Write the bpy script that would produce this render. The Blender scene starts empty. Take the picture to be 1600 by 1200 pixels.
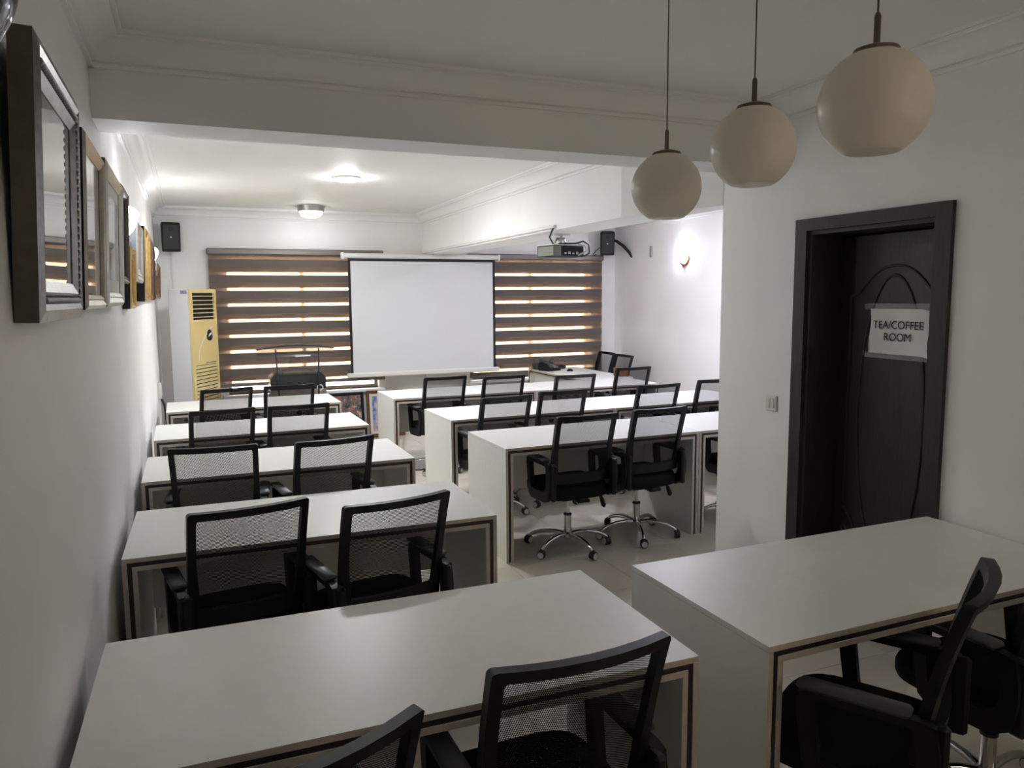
import bpy, math, random
from mathutils import Vector, Matrix
random.seed(7)
scene = bpy.context.scene
COL = scene.collection
PI = math.pi

# ------------------------------------------------------------------ camera
YAW, PITCH, ROLL = 0.39118, 0.11363, -0.00806
F = Vector((math.sin(YAW)*math.cos(PITCH), math.cos(YAW)*math.cos(PITCH), -math.sin(PITCH)))
R0 = Vector((math.cos(YAW), -math.sin(YAW), 0)); U0 = R0.cross(F)
R1 = R0*math.cos(ROLL)+U0*math.sin(ROLL); U1 = -R0*math.sin(ROLL)+U0*math.cos(ROLL)
cam_d = bpy.data.cameras.new('camera'); cam = bpy.data.objects.new('camera', cam_d); COL.objects.link(cam)
cam.matrix_world = Matrix(((R1.x, U1.x, -F.x, 0), (R1.y, U1.y, -F.y, 0), (R1.z, U1.z, -F.z, 1.70992), (0, 0, 0, 1)))
cam_d.sensor_width = 36; cam_d.lens = 1193.66*36/1600; cam_d.clip_start = 0.02
scene.camera = cam

# ------------------------------------------------------------------ world (overcast daylight outside the windows)
world = bpy.data.worlds.new('daylight'); scene.world = world; world.use_nodes = True
bg = world.node_tree.nodes['Background']; bg.inputs[0].default_value = (1.0, 0.925, 0.85, 1); bg.inputs[1].default_value = 1.7

# ------------------------------------------------------------------ exposure and lamp strengths
vs = scene.view_settings
vs.view_transform = 'Standard'; vs.look = 'None'; vs.gamma = 1.0; vs.use_curve_mapping = False; vs.exposure = 3.75
DOME_LAMP = 1.5       # emission of the dome lamp by the blinds
DISC_LAMP = 41.0      # emission of the flat ceiling light
SCONCE = 5.5          # emission of the wall lamp shades
BULB = 5.0
cy = scene.cycles
cy.max_bounces = 7; cy.diffuse_bounces = 5; cy.glossy_bounces = 3; cy.transmission_bounces = 3; cy.transparent_max_bounces = 24; cy.use_adaptive_sampling = True; cy.adaptive_threshold = 0.045; cy.adaptive_min_samples = 16; cy.sample_clamp_indirect = 6.0
cy.caustics_reflective = False; cy.caustics_refractive = False
try:
    cy.use_denoising = True; cy.denoiser = 'OPENIMAGEDENOISE'
except Exception: pass

# ------------------------------------------------------------------ materials
MATS = {}
def mat(name, col, rough=0.5, metal=0.0, spec=0.5, noise=0.0, nscale=20.0, bump=0.0, bscale=200.0, coat=0.0, stretch=None):
    m = bpy.data.materials.new(name); m.use_nodes = True; nt = m.node_tree
    b = nt.nodes['Principled BSDF']
    b.inputs['Base Color'].default_value = (*col, 1); b.inputs['Roughness'].default_value = rough
    b.inputs['Metallic'].default_value = metal; b.inputs['Specular IOR Level'].default_value = spec
    b.inputs['Coat Weight'].default_value = coat; b.inputs['Coat Roughness'].default_value = 0.03
    tc = nt.nodes.new('ShaderNodeTexCoord'); src = tc.outputs['Object']
    if stretch:
        mp = nt.nodes.new('ShaderNodeMapping'); mp.inputs['Scale'].default_value = stretch
        nt.links.new(src, mp.inputs[0]); src = mp.outputs[0]
    if noise > 0:
        n = nt.nodes.new('ShaderNodeTexNoise'); n.inputs['Scale'].default_value = nscale; n.inputs['Detail'].default_value = 4
        r = nt.nodes.new('ShaderNodeValToRGB'); nt.links.new(src, n.inputs['Vector']); nt.links.new(n.outputs['Fac'], r.inputs[0])
        lo = tuple(max(0, c*(1-noise)) for c in col); hi = tuple(min(1, c*(1+noise)) for c in col)
        r.color_ramp.elements[0].color = (*lo, 1); r.color_ramp.elements[1].color = (*hi, 1)
        r.color_ramp.elements[0].position = 0.3; r.color_ramp.elements[1].position = 0.7
        nt.links.new(r.outputs[0], b.inputs['Base Color'])
    if bump > 0:
        n2 = nt.nodes.new('ShaderNodeTexNoise'); n2.inputs['Scale'].default_value = bscale; n2.inputs['Detail'].default_value = 3
        bp = nt.nodes.new('ShaderNodeBump'); bp.inputs['Strength'].default_value = bump; bp.inputs['Distance'].default_value = 0.002
        nt.links.new(src, n2.inputs['Vector']); nt.links.new(n2.outputs['Fac'], bp.inputs['Height']); nt.links.new(bp.outputs[0], b.inputs['Normal'])
    MATS[name] = m
    return m
def emit(name, col, strength, mixfac=1.0):
    m = mat(name, (0.9, 0.9, 0.9), 0.3); b = m.node_tree.nodes['Principled BSDF']
    b.inputs['Emission Color'].default_value = (*col, 1); b.inputs['Emission Strength'].default_value = strength
    return m
def glass_mat(name, tint, alpha_gloss=0.12, rough=0.03, frost=0.0, fres=0.6):
    m = bpy.data.materials.new(name); m.use_nodes = True; nt = m.node_tree; nt.nodes.clear()
    out = nt.nodes.new('ShaderNodeOutputMaterial'); t = nt.nodes.new('ShaderNodeBsdfTransparent'); t.inputs[0].default_value = (*tint, 1)
    g = nt.nodes.new('ShaderNodeBsdfGlossy'); g.inputs['Roughness'].default_value = rough; g.inputs[0].default_value = (1, 1, 1, 1)
    lw = nt.nodes.new('ShaderNodeLayerWeight'); lw.inputs[0].default_value = 0.35
    mm = nt.nodes.new('ShaderNodeMath'); mm.operation = 'MULTIPLY_ADD'; mm.inputs[1].default_value = fres; mm.inputs[2].default_value = alpha_gloss*0.4
    nt.links.new(lw.outputs['Fresnel'], mm.inputs[0])
    mx = nt.nodes.new('ShaderNodeMixShader'); nt.links.new(mm.outputs[0], mx.inputs[0]); nt.links.new(t.outputs[0], mx.inputs[1]); nt.links.new(g.outputs[0], mx.inputs[2])
    last = mx
    if frost > 0:
        d = nt.nodes.new('ShaderNodeBsdfTranslucent'); d.inputs[0].default_value = (*tint, 1)
        m2 = nt.nodes.new('ShaderNodeMixShader'); m2.inputs[0].default_value = frost
        nt.links.new(mx.outputs[0], m2.inputs[1]); nt.links.new(d.outputs[0], m2.inputs[2]); last = m2
    nt.links.new(last.outputs[0], out.inputs[0]); MATS[name] = m
    return m

M_WALL = mat('white_wall_paint', (0.86, 0.857, 0.84), 0.55, spec=0.3, noise=0.02, nscale=3, bump=0.08, bscale=120)
M_CEIL = mat('white_ceiling_paint', (0.86, 0.85, 0.815), 0.6, spec=0.3, noise=0.015, nscale=2)
M_TRIM = mat('white_plaster', (0.86, 0.855, 0.835), 0.5, spec=0.3)
M_TILE = mat('beige_polished_tile', (0.60, 0.545, 0.465), 0.13, spec=0.5, noise=0.10, nscale=2.5)
M_GROUT = mat('grey_grout', (0.42, 0.38, 0.32), 0.8)
M_LAM = mat('white_laminate', (0.80, 0.80, 0.765), 0.40, spec=0.38, noise=0.012, nscale=30, bump=0.03, bscale=300)
M_EDGE = mat('beige_edge_band', (0.50, 0.44, 0.385), 0.5, noise=0.06, nscale=40)
M_WENGE = mat('dark_wenge', (0.028, 0.016, 0.013), 0.45, noise=0.2, nscale=60)
M_PLASTIC = mat('black_plastic', (0.008, 0.0085, 0.010), 0.45, spec=0.3, bump=0.05, bscale=500)
M_PAD = mat('charcoal_arm_plastic', (0.055, 0.060, 0.068), 0.45, spec=0.4, bump=0.05, bscale=500)
M_FABRIC = mat('black_seat_fabric', (0.008, 0.008, 0.010), 0.9, spec=0.2, noise=0.3, nscale=300, bump=0.3, bscale=600)
M_CHROME = mat('chrome', (0.62, 0.61, 0.60), 0.14, metal=1.0)
M_RUBBER = mat('black_rubber', (0.015, 0.015, 0.015), 0.5)
M_RING = mat('pale_grey_ring', (0.55, 0.54, 0.52), 0.4)
M_DOOR = mat('dark_brown_door_wood', (0.026, 0.021, 0.019), 0.42, spec=0.35, noise=0.25, nscale=14, stretch=(6, 6, 0.6), bump=0.05, bscale=60)
M_DFRAME = mat('dark_brown_frame_wood', (0.034, 0.029, 0.028), 0.5, spec=0.3, noise=0.2, nscale=14, stretch=(6, 6, 0.6))
M_PAPER = mat('white_paper', (0.80, 0.80, 0.77), 0.7, noise=0.02, nscale=8)
M_INK = mat('black_ink', (0.012, 0.012, 0.014), 0.7)
M_TAPE = glass_mat('clear_tape', (0.88, 0.88, 0.87), 0.05, 0.25, fres=0.06)
M_OPAL = mat('opal_glass', (0.88, 0.835, 0.765), 0.32, spec=0.5)
nt_ = M_OPAL.node_tree; tr_ = nt_.nodes.new('ShaderNodeBsdfTranslucent'); tr_.inputs[0].default_value = (0.90, 0.86, 0.78, 1)
mx_ = nt_.nodes.new('ShaderNodeMixShader'); mx_.inputs[0].default_value = 0.42; out_ = nt_.nodes['Material Output']
nt_.links.new(nt_.nodes['Principled BSDF'].outputs[0], mx_.inputs[1]); nt_.links.new(tr_.outputs[0], mx_.inputs[2]); nt_.links.new(mx_.outputs[0], out_.inputs[0])
M_BRASS = mat('brown_metal', (0.16, 0.125, 0.095), 0.35, metal=0.8)
M_STEEL = mat('brushed_steel', (0.40, 0.38, 0.35), 0.33, metal=0.9, noise=0.1, nscale=50)
M_COPPER = mat('copper_base', (0.33, 0.15, 0.09), 0.3, metal=0.8)
M_LAMPON = emit('lit_dome_glass', (0.97, 0.985, 1.0), DOME_LAMP)
M_DISCON = emit('lit_disc_glass', (0.965, 0.985, 1.0), DISC_LAMP)
M_FILLDISC = emit('added_fill_disc_glass', (0.83, 0.83, 1.0), DISC_LAMP*0.95)  # emission of the added ceiling light beyond the long beam
M_SCON = emit('lit_sconce_glass', (0.95, 0.96, 1.0), SCONCE)
M_SCONB = emit('lit_sconce_glass_cool', (0.80, 0.82, 1.0), SCONCE*0.8)
M_BULB = emit('lit_bulb', (0.92, 0.95, 1.0), BULB)
M_CLEAR = glass_mat('clear_glass', (0.93, 0.95, 0.94), 0.2)
M_SHADEOFF = glass_mat('unlit_glass_shade', (0.62, 0.66, 0.66), 0.35, 0.06, frost=0.25)
M_FILLPANE = glass_mat('fill_window_glass', (0.60, 0.57, 0.525), 0.1, 0.3, frost=0.5)  # pane of the added window behind the viewpoint
M_ACRY = glass_mat('clear_acrylic', (0.90, 0.91, 0.93), 0.15)
M_SMOKE = mat('smoked_edge', (0.02, 0.022, 0.026), 0.25)
M_OPAQUE = mat('grey_brown_blind_fabric', (0.125, 0.105, 0.093), 0.8, noise=0.08, nscale=120, stretch=(1, 1, 6))
M_RAIL = mat('taupe_aluminium_rail', (0.20, 0.175, 0.16), 0.35, metal=0.4)
M_ALU = mat('window_aluminium', (0.35, 0.30, 0.26), 0.4, metal=0.6)
M_SCREEN = mat('white_projection_fabric', (0.70, 0.71, 0.72), 0.8, spec=0.2)
M_BLACK = mat('black_border', (0.010, 0.010, 0.012), 0.7)
M_WMETAL = mat('white_metal', (0.74, 0.74, 0.71), 0.35, spec=0.5)
M_ACSIDE = mat('pale_grey_metal', (0.66, 0.67, 0.68), 0.4, noise=0.01)
M_ACFRONT = mat('yellowed_cream_plastic', (0.70, 0.56, 0.25), 0.16, spec=0.6)
M_ACFRONT2 = mat('yellowed_cream_louvre', (0.66, 0.54, 0.27), 0.35)
M_SILVER = mat('tarnished_silver_frame', (0.20, 0.19, 0.175), 0.34, metal=0.75, noise=0.25, nscale=45)
M_BRONZE = mat('dark_bronze_side', (0.105, 0.088, 0.072), 0.42, metal=0.35, noise=0.15, nscale=30)
M_CHAMP = mat('champagne_frame', (0.44, 0.39, 0.31), 0.30, metal=0.6, noise=0.12, nscale=30)
M_PALE = mat('pale_silver_frame', (0.50, 0.48, 0.42), 0.35, metal=0.4, noise=0.08, nscale=30)
M_GOLD = mat('gold_frame', (0.55, 0.36, 0.12), 0.28, metal=0.85, noise=0.15, nscale=30)
M_BROWNF = mat('brown_wood_frame', (0.16, 0.075, 0.035), 0.35, noise=0.25, nscale=25)
M_NAVY = mat('navy_black_side', (0.014, 0.014, 0.022), 0.5)
M_MATB = mat('cream_mat_board', (0.62, 0.59, 0.52), 0.8)
M_CABLE = mat('black_cable', (0.012, 0.012, 0.012), 0.45)
M_GREYC = mat('grey_cable', (0.45, 0.44, 0.40), 0.5)
M_WOODB = mat('brown_box_wood', (0.20, 0.085, 0.035), 0.4, noise=0.2, nscale=20)
M_SWITCH = mat('ivory_plastic', (0.72, 0.71, 0.65), 0.3)
M_GREEN = mat('grey_green_plastic', (0.20, 0.205, 0.18), 0.45)

def mesh_fabric():
    m = bpy.data.materials.new('black_mesh_fabric'); m.use_nodes = True; nt = m.node_tree; nt.nodes.clear()
    out = nt.nodes.new('ShaderNodeOutputMaterial'); t = nt.nodes.new('ShaderNodeBsdfTransparent')
    d = nt.nodes.new('ShaderNodeBsdfDiffuse'); d.inputs[0].default_value = (0.02, 0.02, 0.022, 1)
    tc = nt.nodes.new('ShaderNodeTexCoord'); sp = nt.nodes.new('ShaderNodeSeparateXYZ'); nt.links.new(tc.outputs['Object'], sp.inputs[0])
    def M(op, a, b=None):
        n = nt.nodes.new('ShaderNodeMath'); n.operation = op
        for i, v in enumerate((a, b)):
            if v is None: continue
            if isinstance(v, (int, float)): n.inputs[i].default_value = v
            else: nt.links.new(v, n.inputs[i])
        return n.outputs[0]
    k = 2*PI/0.0075
    sx = M('SINE', M('MULTIPLY', M('ADD', sp.outputs['X'], M('MULTIPLY', sp.outputs['Z'], 0.5)), k))
    sz = M('SINE', M('MULTIPLY', M('SUBTRACT', sp.outputs['Z'], M('MULTIPLY', sp.outputs['X'], 0.5)), k))
    hole = M('GREATER_THAN', M('MULTIPLY', sx, sz), 0.04)
    mx = nt.nodes.new('ShaderNodeMixShader'); nt.links.new(hole, mx.inputs[0]); nt.links.new(d.outputs[0], mx.inputs[1]); nt.links.new(t.outputs[0], mx.inputs[2])
    nt.links.new(mx.outputs[0], out.inputs[0]); return m
M_MESH = mesh_fabric()

def sheer_fabric():
    m = bpy.data.materials.new('sheer_blind_fabric'); m.use_nodes = True; nt = m.node_tree; nt.nodes.clear()
    out = nt.nodes.new('ShaderNodeOutputMaterial'); t = nt.nodes.new('ShaderNodeBsdfTransparent'); t.inputs[0].default_value = (1.0, 0.93, 0.85, 1)
    d = nt.nodes.new('ShaderNodeBsdfTranslucent'); d.inputs[0].default_value = (0.50, 0.41, 0.34, 1)
    e = nt.nodes.new('ShaderNodeBsdfDiffuse'); e.inputs[0].default_value = (0.40, 0.34, 0.30, 1)
    a = nt.nodes.new('ShaderNodeMixShader'); a.inputs[0].default_value = 0.5; nt.links.new(d.outputs[0], a.inputs[1]); nt.links.new(e.outputs[0], a.inputs[2])
    mx = nt.nodes.new('ShaderNodeMixShader'); mx.inputs[0].default_value = 0.42; nt.links.new(t.outputs[0], mx.inputs[1]); nt.links.new(a.outputs[0], mx.inputs[2])
    nt.links.new(mx.outputs[0], out.inputs[0]); return m
M_SHEER = sheer_fabric()

def print_mat(name, cols, scale, rough=0.06, vertical=False):
    """a flat printed picture under glass: blotchy colours from noise"""
    m = bpy.data.materials.new(name); m.use_nodes = True; nt = m.node_tree; b = nt.nodes['Principled BSDF']
    tc = nt.nodes.new('ShaderNodeTexCoord'); mp = nt.nodes.new('ShaderNodeMapping')
    mp.inputs['Scale'].default_value = (scale, scale, scale*(0.35 if vertical else 0.7))
    n = nt.nodes.new('ShaderNodeTexNoise'); n.inputs['Scale'].default_value = 1.0; n.inputs['Detail'].default_value = 6
    r = nt.nodes.new('ShaderNodeValToRGB'); nt.links.new(tc.outputs['Object'], mp.inputs[0]); nt.links.new(mp.outputs[0], n.inputs['Vector']); nt.links.new(n.outputs['Fac'], r.inputs[0])
    while len(r.color_ramp.elements) < len(cols): r.color_ramp.elements.new(0.5)
    for i, c in enumerate(cols):
        r.color_ramp.elements[i].position = 0.28+0.44*i/(len(cols)-1); r.color_ramp.elements[i].color = (*c, 1)
    nt.links.new(r.outputs[0], b.inputs['Base Color']); b.inputs['Roughness'].default_value = rough; b.inputs['Specular IOR Level'].default_value = 0.5
    b.inputs['Coat Weight'].default_value = 0.6; b.inputs['Coat Roughness'].default_value = 0.02
    return m

# ------------------------------------------------------------------ mesh building
class MB:
    def __init__(s): s.v = []; s.f = []; s.m = []
    def add(s, vs, fs, mi=0):
        o = len(s.v); s.v += [tuple(v) for v in vs]
        for f in fs: s.f.append([o+i for i in f]); s.m.append(mi)
        return s
    def box(s, x0, x1, y0, y1, z0, z1, mi=0, front=None):
        o = len(s.v)
        s.v += [(x0,y0,z0),(x1,y0,z0),(x1,y1,z0),(x0,y1,z0),(x0,y0,z1),(x1,y0,z1),(x1,y1,z1),(x0,y1,z1)]
        for k, f in enumerate(((0,3,2,1),(4,5,6,7),(0,1,5,4),(1,2,6,5),(2,3,7,6),(3,0,4,7))):
            s.f.append([o+i for i in f]); s.m.append(front if (front is not None and k in (2, 4)) else mi)
        return s
    def rbox(s, x0, x1, y0, y1, z0, z1, r, mi=0):
        """box with chamfered edges all round"""
        o = len(s.v); idx = {}
        for ix, X in enumerate((x0, x1)):
            for iy, Y in enumerate((y0, y1)):
                for iz, Z in enumerate((z0, z1)):
                    sx, sy, sz = (1 if ix == 0 else -1), (1 if iy == 0 else -1), (1 if iz == 0 else -1)
                    for ax, p in enumerate(((X, Y+sy*r, Z+sz*r), (X+sx*r, Y, Z+sz*r), (X+sx*r, Y+sy*r, Z))):
                        idx[(ix, iy, iz, ax)] = len(s.v); s.v.append(p)
        def q(*k): s.f.append([idx[i] for i in k]); s.m.append(mi)
        q((0,0,0,0),(0,0,1,0),(0,1,1,0),(0,1,0,0)); q((1,0,0,0),(1,1,0,0),(1,1,1,0),(1,0,1,0))
        q((0,0,0,1),(1,0,0,1),(1,0,1,1),(0,0,1,1)); q((0,1,0,1),(0,1,1,1),(1,1,1,1),(1,1,0,1))
        q((0,0,0,2),(0,1,0,2),(1,1,0,2),(1,0,0,2)); q((0,0,1,2),(1,0,1,2),(1,1,1,2),(0,1,1,2))
        for a in (0, 1):
            for b in (0, 1):
                q((a,b,0,0),(a,b,1,0),(a,b,1,1),(a,b,0,1)); q((a,0,b,0),(a,1,b,0),(a,1,b,2),(a,0,b,2)); q((0,a,b,1),(1,a,b,1),(1,a,b,2),(0,a,b,2))
        for a in (0, 1):
            for b in (0, 1):
                for c in (0, 1): q((a,b,c,0),(a,b,c,1),(a,b,c,2))
        return s
    def tube(s, path, rad, n=8, mi=0, cap=True, squash=1.0):
        P = [Vector(p) for p in path]; N = len(P)
        rads = rad if isinstance(rad, (list, tuple)) else [rad]*N
        up = Vector((0, 0, 1)); rings = []; prev = None
        for i in range(N):
            t = (P[min(i+1, N-1)]-P[max(i-1, 0)]).normalized()
            if prev is None:
                a = t.cross(up)
                if a.length < 1e-3: a = t.cross(Vector((1, 0, 0)))
                a.normalize()
            else:
                a = prev-t*prev.dot(t); a.normalize()
            prev = a; b = t.cross(a); o = len(s.v)
            for k in range(n):
                an = 2*PI*k/n; s.v.append(tuple(P[i]+a*math.cos(an)*rads[i]+b*math.sin(an)*rads[i]*squash))
            rings.append(o)
        for i in range(N-1):
            for k in range(n):
                s.f.append([rings[i]+k, rings[i]+(k+1) % n, rings[i+1]+(k+1) % n, rings[i+1]+k]); s.m.append(mi)
        if cap:
            s.f.append([rings[0]+k for k in range(n)][::-1]); s.m.append(mi); s.f.append([rings[-1]+k for k in range(n)]); s.m.append(mi)
        return s
    def lathe(s, prof, n=24, c=(0, 0, 0), mi=0, a0=0.0, a1=2*PI, axis='z', cap=True):
        full = abs(a1-a0-2*PI) < 1e-6; cols = n if full else n+1; o = len(s.v)
        for r, z in prof:
            for k in range(cols):
                a = a0+(a1-a0)*k/n; x, y = r*math.cos(a), r*math.sin(a)
                p = {'z': (x, y, z), 'x': (z, x, y), 'y': (x, z, y)}[axis]
                s.v.append((c[0]+p[0], c[1]+p[1], c[2]+p[2]))
        for i in range(len(prof)-1):
            for k in range(n):
                k2 = (k+1) % cols if full else k+1
                s.f.append([o+i*cols+k, o+i*cols+k2, o+(i+1)*cols+k2, o+(i+1)*cols+k]); s.m.append(mi)
        if cap and full:
            if prof[0][0] > 1e-5: s.f.append([o+k for k in range(cols)][::-1]); s.m.append(mi)
            if prof[-1][0] > 1e-5: s.f.append([o+(len(prof)-1)*cols+k for k in range(cols)]); s.m.append(mi)
        return s
    def prism(s, poly, ext, mi=0):
        """poly: list of 3D points, ext: 3D offset"""
        n = len(poly); o = len(s.v); e = Vector(ext)
        s.v += [tuple(p) for p in poly]+[tuple(Vector(p)+e) for p in poly]
        s.f.append(list(range(o, o+n))[::-1]); s.m.append(mi); s.f.append(list(range(o+n, o+2*n))); s.m.append(mi)
        for i in range(n): s.f.append([o+i, o+(i+1) % n, o+n+(i+1) % n, o+n+i]); s.m.append(mi)
        return s
    def loop_solid(s, outer, inner, ext, mi=0):
        """ring between two 3D loops of equal count, given thickness ext"""
        n = len(outer); o = len(s.v); e = Vector(ext)
        for L in (outer, inner): s.v += [tuple(p) for p in L]
        for L in (outer, inner): s.v += [tuple(Vector(p)+e) for p in L]
        for i in range(n):
            j = (i+1) % n
            for f in ((o+i, o+j, o+n+j, o+n+i), (o+2*n+i, o+3*n+i, o+3*n+j, o+2*n+j), (o+i, o+2*n+i, o+2*n+j, o+j), (o+n+i, o+n+j, o+3*n+j, o+3*n+i)):
                s.f.append(list(f)); s.m.append(mi)
        return s
    def mesh(s, name, mats, smooth=0):
        me = bpy.data.meshes.new(name); me.from_pydata(s.v, [], s.f); me.validate()
        for m in (mats if isinstance(mats, (list, tuple)) else [mats]): me.materials.append(m)
        if len(me.polygons) == len(s.m): me.polygons.foreach_set('material_index', s.m)
        import bmesh
        b = bmesh.new(); b.from_mesh(me); bmesh.ops.recalc_face_normals(b, faces=b.faces); b.to_mesh(me); b.free()
        if smooth:
            me.polygons.foreach_set('use_smooth', [True]*len(me.polygons)); me.set_sharp_from_angle(angle=math.radians(smooth))
        me.update(); return me
def link(name, data, parent=None, loc=None, rot=None):
    o = bpy.data.objects.new(name, data); COL.objects.link(o)
    if parent: o.parent = parent
    if loc: o.location = loc
    if rot: o.rotation_euler = rot
    return o
def part(name, mb, mats, parent=None, smooth=0, loc=None, rot=None): return link(name, mb.mesh(name, mats, smooth), parent, loc, rot)
def tag(o, label, cat, group=None):
    o['label'] = label; o['category'] = cat
    if group: o['group'] = group
    return o
def thing(name, label, cat, loc=(0, 0, 0), rz=0.0, group=None, rot=None):
    return tag(link(name, None, None, loc, rot or (0, 0, rz)), label, cat, group)
def struct(name, mb, mats, parent=None, smooth=0):
    o = part(name, mb, mats, parent, smooth)
    if not parent: o['kind'] = 'structure'
    return o
def text_mesh(txt, size):
    cu = bpy.data.curves.new('lettering', 'FONT'); cu.body = txt; cu.size = size; cu.align_x = 'CENTER'; cu.align_y = 'CENTER'; cu.extrude = 0.0003
    o = bpy.data.objects.new('lettering_tmp', cu); COL.objects.link(o); dg = bpy.context.evaluated_depsgraph_get()
    me = bpy.data.meshes.new_from_object(o.evaluated_get(dg)); bpy.data.objects.remove(o); bpy.data.curves.remove(cu)
    return me

# ------------------------------------------------------------------ room
ZC = 2.73                                   # ceiling
def wx(y): return -0.335-0.0068*(y-3.5)     # face of the left wall (very slightly out of square)
YB = 9.4; XD = 2.91; XR = 5.445             # back wall, door wall, far right wall
YR = -1.0                                   # wall behind the viewpoint

floor = struct('floor', MB().box(-0.7, 5.8, YR-0.2, YB+0.2, -0.12, -0.004), M_GROUT)
tile = MB().rbox(0, 0.598, 0, 0.598, -0.01, 0.0, 0.0008).mesh('tile', M_TILE)
TX0, TY0 = -0.62, YR-0.05
for i in range(11):
    for j in range(20):
        x, y = TX0+0.6*i, TY0+0.6*j
        if x > 3.0 and y < 3.0: continue            # under the room behind the door
        link('floor_tile', tile, floor, (x, y, 0.0))
struct('ceiling', MB().box(-0.7, 5.8, YR-0.2, YB+0.2, ZC, ZC+0.15), M_CEIL)
b = MB(); b.prism([(wx(YR), YR, 0), (wx(YB), YB, 0), (wx(YB)-0.25, YB, 0), (wx(YR)-0.25, YR, 0)], (0, 0, ZC)); struct('wall_left', b, M_WALL)
# back wall with two window openings
W1 = (0.32, 2.08, 0.60, 2.16); W2 = (3.32, 5.06, 0.63, 2.16)
b = MB()
for x0, x1, z0, z1 in ((-0.7, W1[0], 0, ZC), (W1[1], W2[0], 0, ZC), (W2[1], 5.8, 0, ZC), (W1[0], W1[1], 0, W1[2]), (W1[0], W1[1], W1[3], ZC), (W2[0], W2[1], 0, W2[2]), (W2[0], W2[1], W2[3], ZC)):
    b.box(x0, x1, YB, YB+0.2, z0, z1)
struct('wall_back', b, M_WALL)
struct('wall_right', MB().box(XR, XR+0.2, 3.4, YB, 0, ZC), M_WALL)
W_FILL = (1.75, 2.65, 1.60, 2.25)            # small frosted window, added behind the viewpoint to light the front room
struct('wall_rear', MB().box(-0.7, W_FILL[0], YR-0.2, YR, 0, ZC).box(W_FILL[1], 3.2, YR-0.2, YR, 0, ZC).box(W_FILL[0], W_FILL[1], YR-0.2, YR, 0, W_FILL[2]).box(W_FILL[0], W_FILL[1], YR-0.2, YR, W_FILL[3], ZC), M_WALL)
# door wall with door opening; it is 0.28 m thick
DY0, DY1, DZ = 2.335, 3.068, 2.03
WT = 0.28; YE = 3.767
b = MB()
b.box(XD, XD+WT, YR, DY0, 0, ZC).box(XD, XD+WT, DY1, YE, 0, ZC).box(XD, XD+WT, DY0, DY1, DZ, ZC)
struct('wall_door', b, M_WALL)
struct('wall_alcove', MB().box(XD+WT, XR+0.2, YE-0.2, YE, 0, ZC), M_WALL)
b = MB().box(4.4, 4.55, 1.0, YE-0.2, 0, ZC).box(XD+WT, 4.4, 1.0, 1.15, 0, ZC); struct('wall_tea_room', b, M_WALL)
struct('ceiling_beam', MB().box(-0.42, XD, 3.486, 3.767, 2.42, ZC), M_WALL)
struct('ceiling_beam_long', MB().prism([(2.68, YB, 2.235), (2.68, 4.55, 2.235), (2.905, YE, 2.235), (3.04, YE, 2.235), (3.04, YB, 2.235)], (0, 0, ZC-2.235)), M_WALL)
struct('wall_pilaster', MB().box(2.68, 3.04, YB-0.05, YB, 0, 2.235), M_WALL)
# window sills
for k, w in enumerate((W1, W2)): struct('trim_%d' % (20+k), MB().rbox(w[0]-0.06, w[1]+0.06, YB-0.07, YB+0.19, w[2]-0.04, w[2], 0.006), M_TRIM)
# cornice: stepped cove swept along straight runs
PROF = [(0, -0.120), (0.016, -0.120), (0.017, -0.106), (0.011, -0.103), (0.011, -0.099), (0.024, -0.096), (0.024, -0.090)]
for k in range(1, 8):
    a = k/8*PI/2; PROF.append((0.023+0.077*(1-math.cos(a)), -0.092+0.070*math.sin(a)))
PROF += [(0.104, -0.024), (0.106, -0.017), (0.114, -0.015), (0.114, -0.011), (0.131, -0.014), (0.133, 0.002), (0, 0.002)]
def cornice(n, p, q, inward):
    p, q, d = Vector(p), Vector(q), Vector(inward)
    b = MB(); b.prism([(p.x+d.x*u, p.y+d.y*u, ZC+z) for u, z in PROF], (q.x-p.x, q.y-p.y, 0)); struct('trim_%d' % n, b, M_TRIM, None, 40)
YF0, YF1 = 3.486, 3.767
cornice(1, (wx(YR), YR), (wx(YF0), YF0), (1, 0)); cornice(2, (-0.34, YF0), (XD, YF0), (0, -1)); cornice(3, (XD, YR), (XD, YF0), (-1, 0)); cornice(4, (wx(YR), YR), (XD, YR), (0, 1))
cornice(5, (wx(YF1), YF1), (wx(YB), YB), (1, 0)); cornice(6, (wx(YB), YB), (2.68, YB), (0, -1)); cornice(7, (2.68, 4.5), (2.68, YB), (-1, 0)); cornice(8, (-0.34, YF1), (2.68, YF1), (0, 1))
cornice(9, (3.04, YB), (XR, YB), (0, -1)); cornice(10, (XR, YF1), (XR, YB), (-1, 0)); cornice(11, (3.04, YF1), (3.04, YB), (1, 0)); cornice(12, (3.04, YF1), (XR, YF1), (0, 1))

# ------------------------------------------------------------------ windows
for k, w in enumerate((W1, W2)):
    x0, x1, z0, z1 = w; xm = (x0+x1)/2; t = 0.04
    b = MB().box(x0, x1, YB+0.09, YB+0.13, z0, z0+t).box(x0, x1, YB+0.09, YB+0.13, z1-t, z1)
    for x in (x0, xm-t/2, x1-t): b.box(x, x+t, YB+0.09, YB+0.13, z0+t, z1-t)
    wo = struct('window_%d' % (k+1), b, M_ALU)
    for a, c in ((x0+t, xm-t/2), (xm+t/2, x1-t)): part('pane', MB().box(a, c, YB+0.108, YB+0.112, z0+t, z1-t), M_CLEAR, wo)

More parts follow.
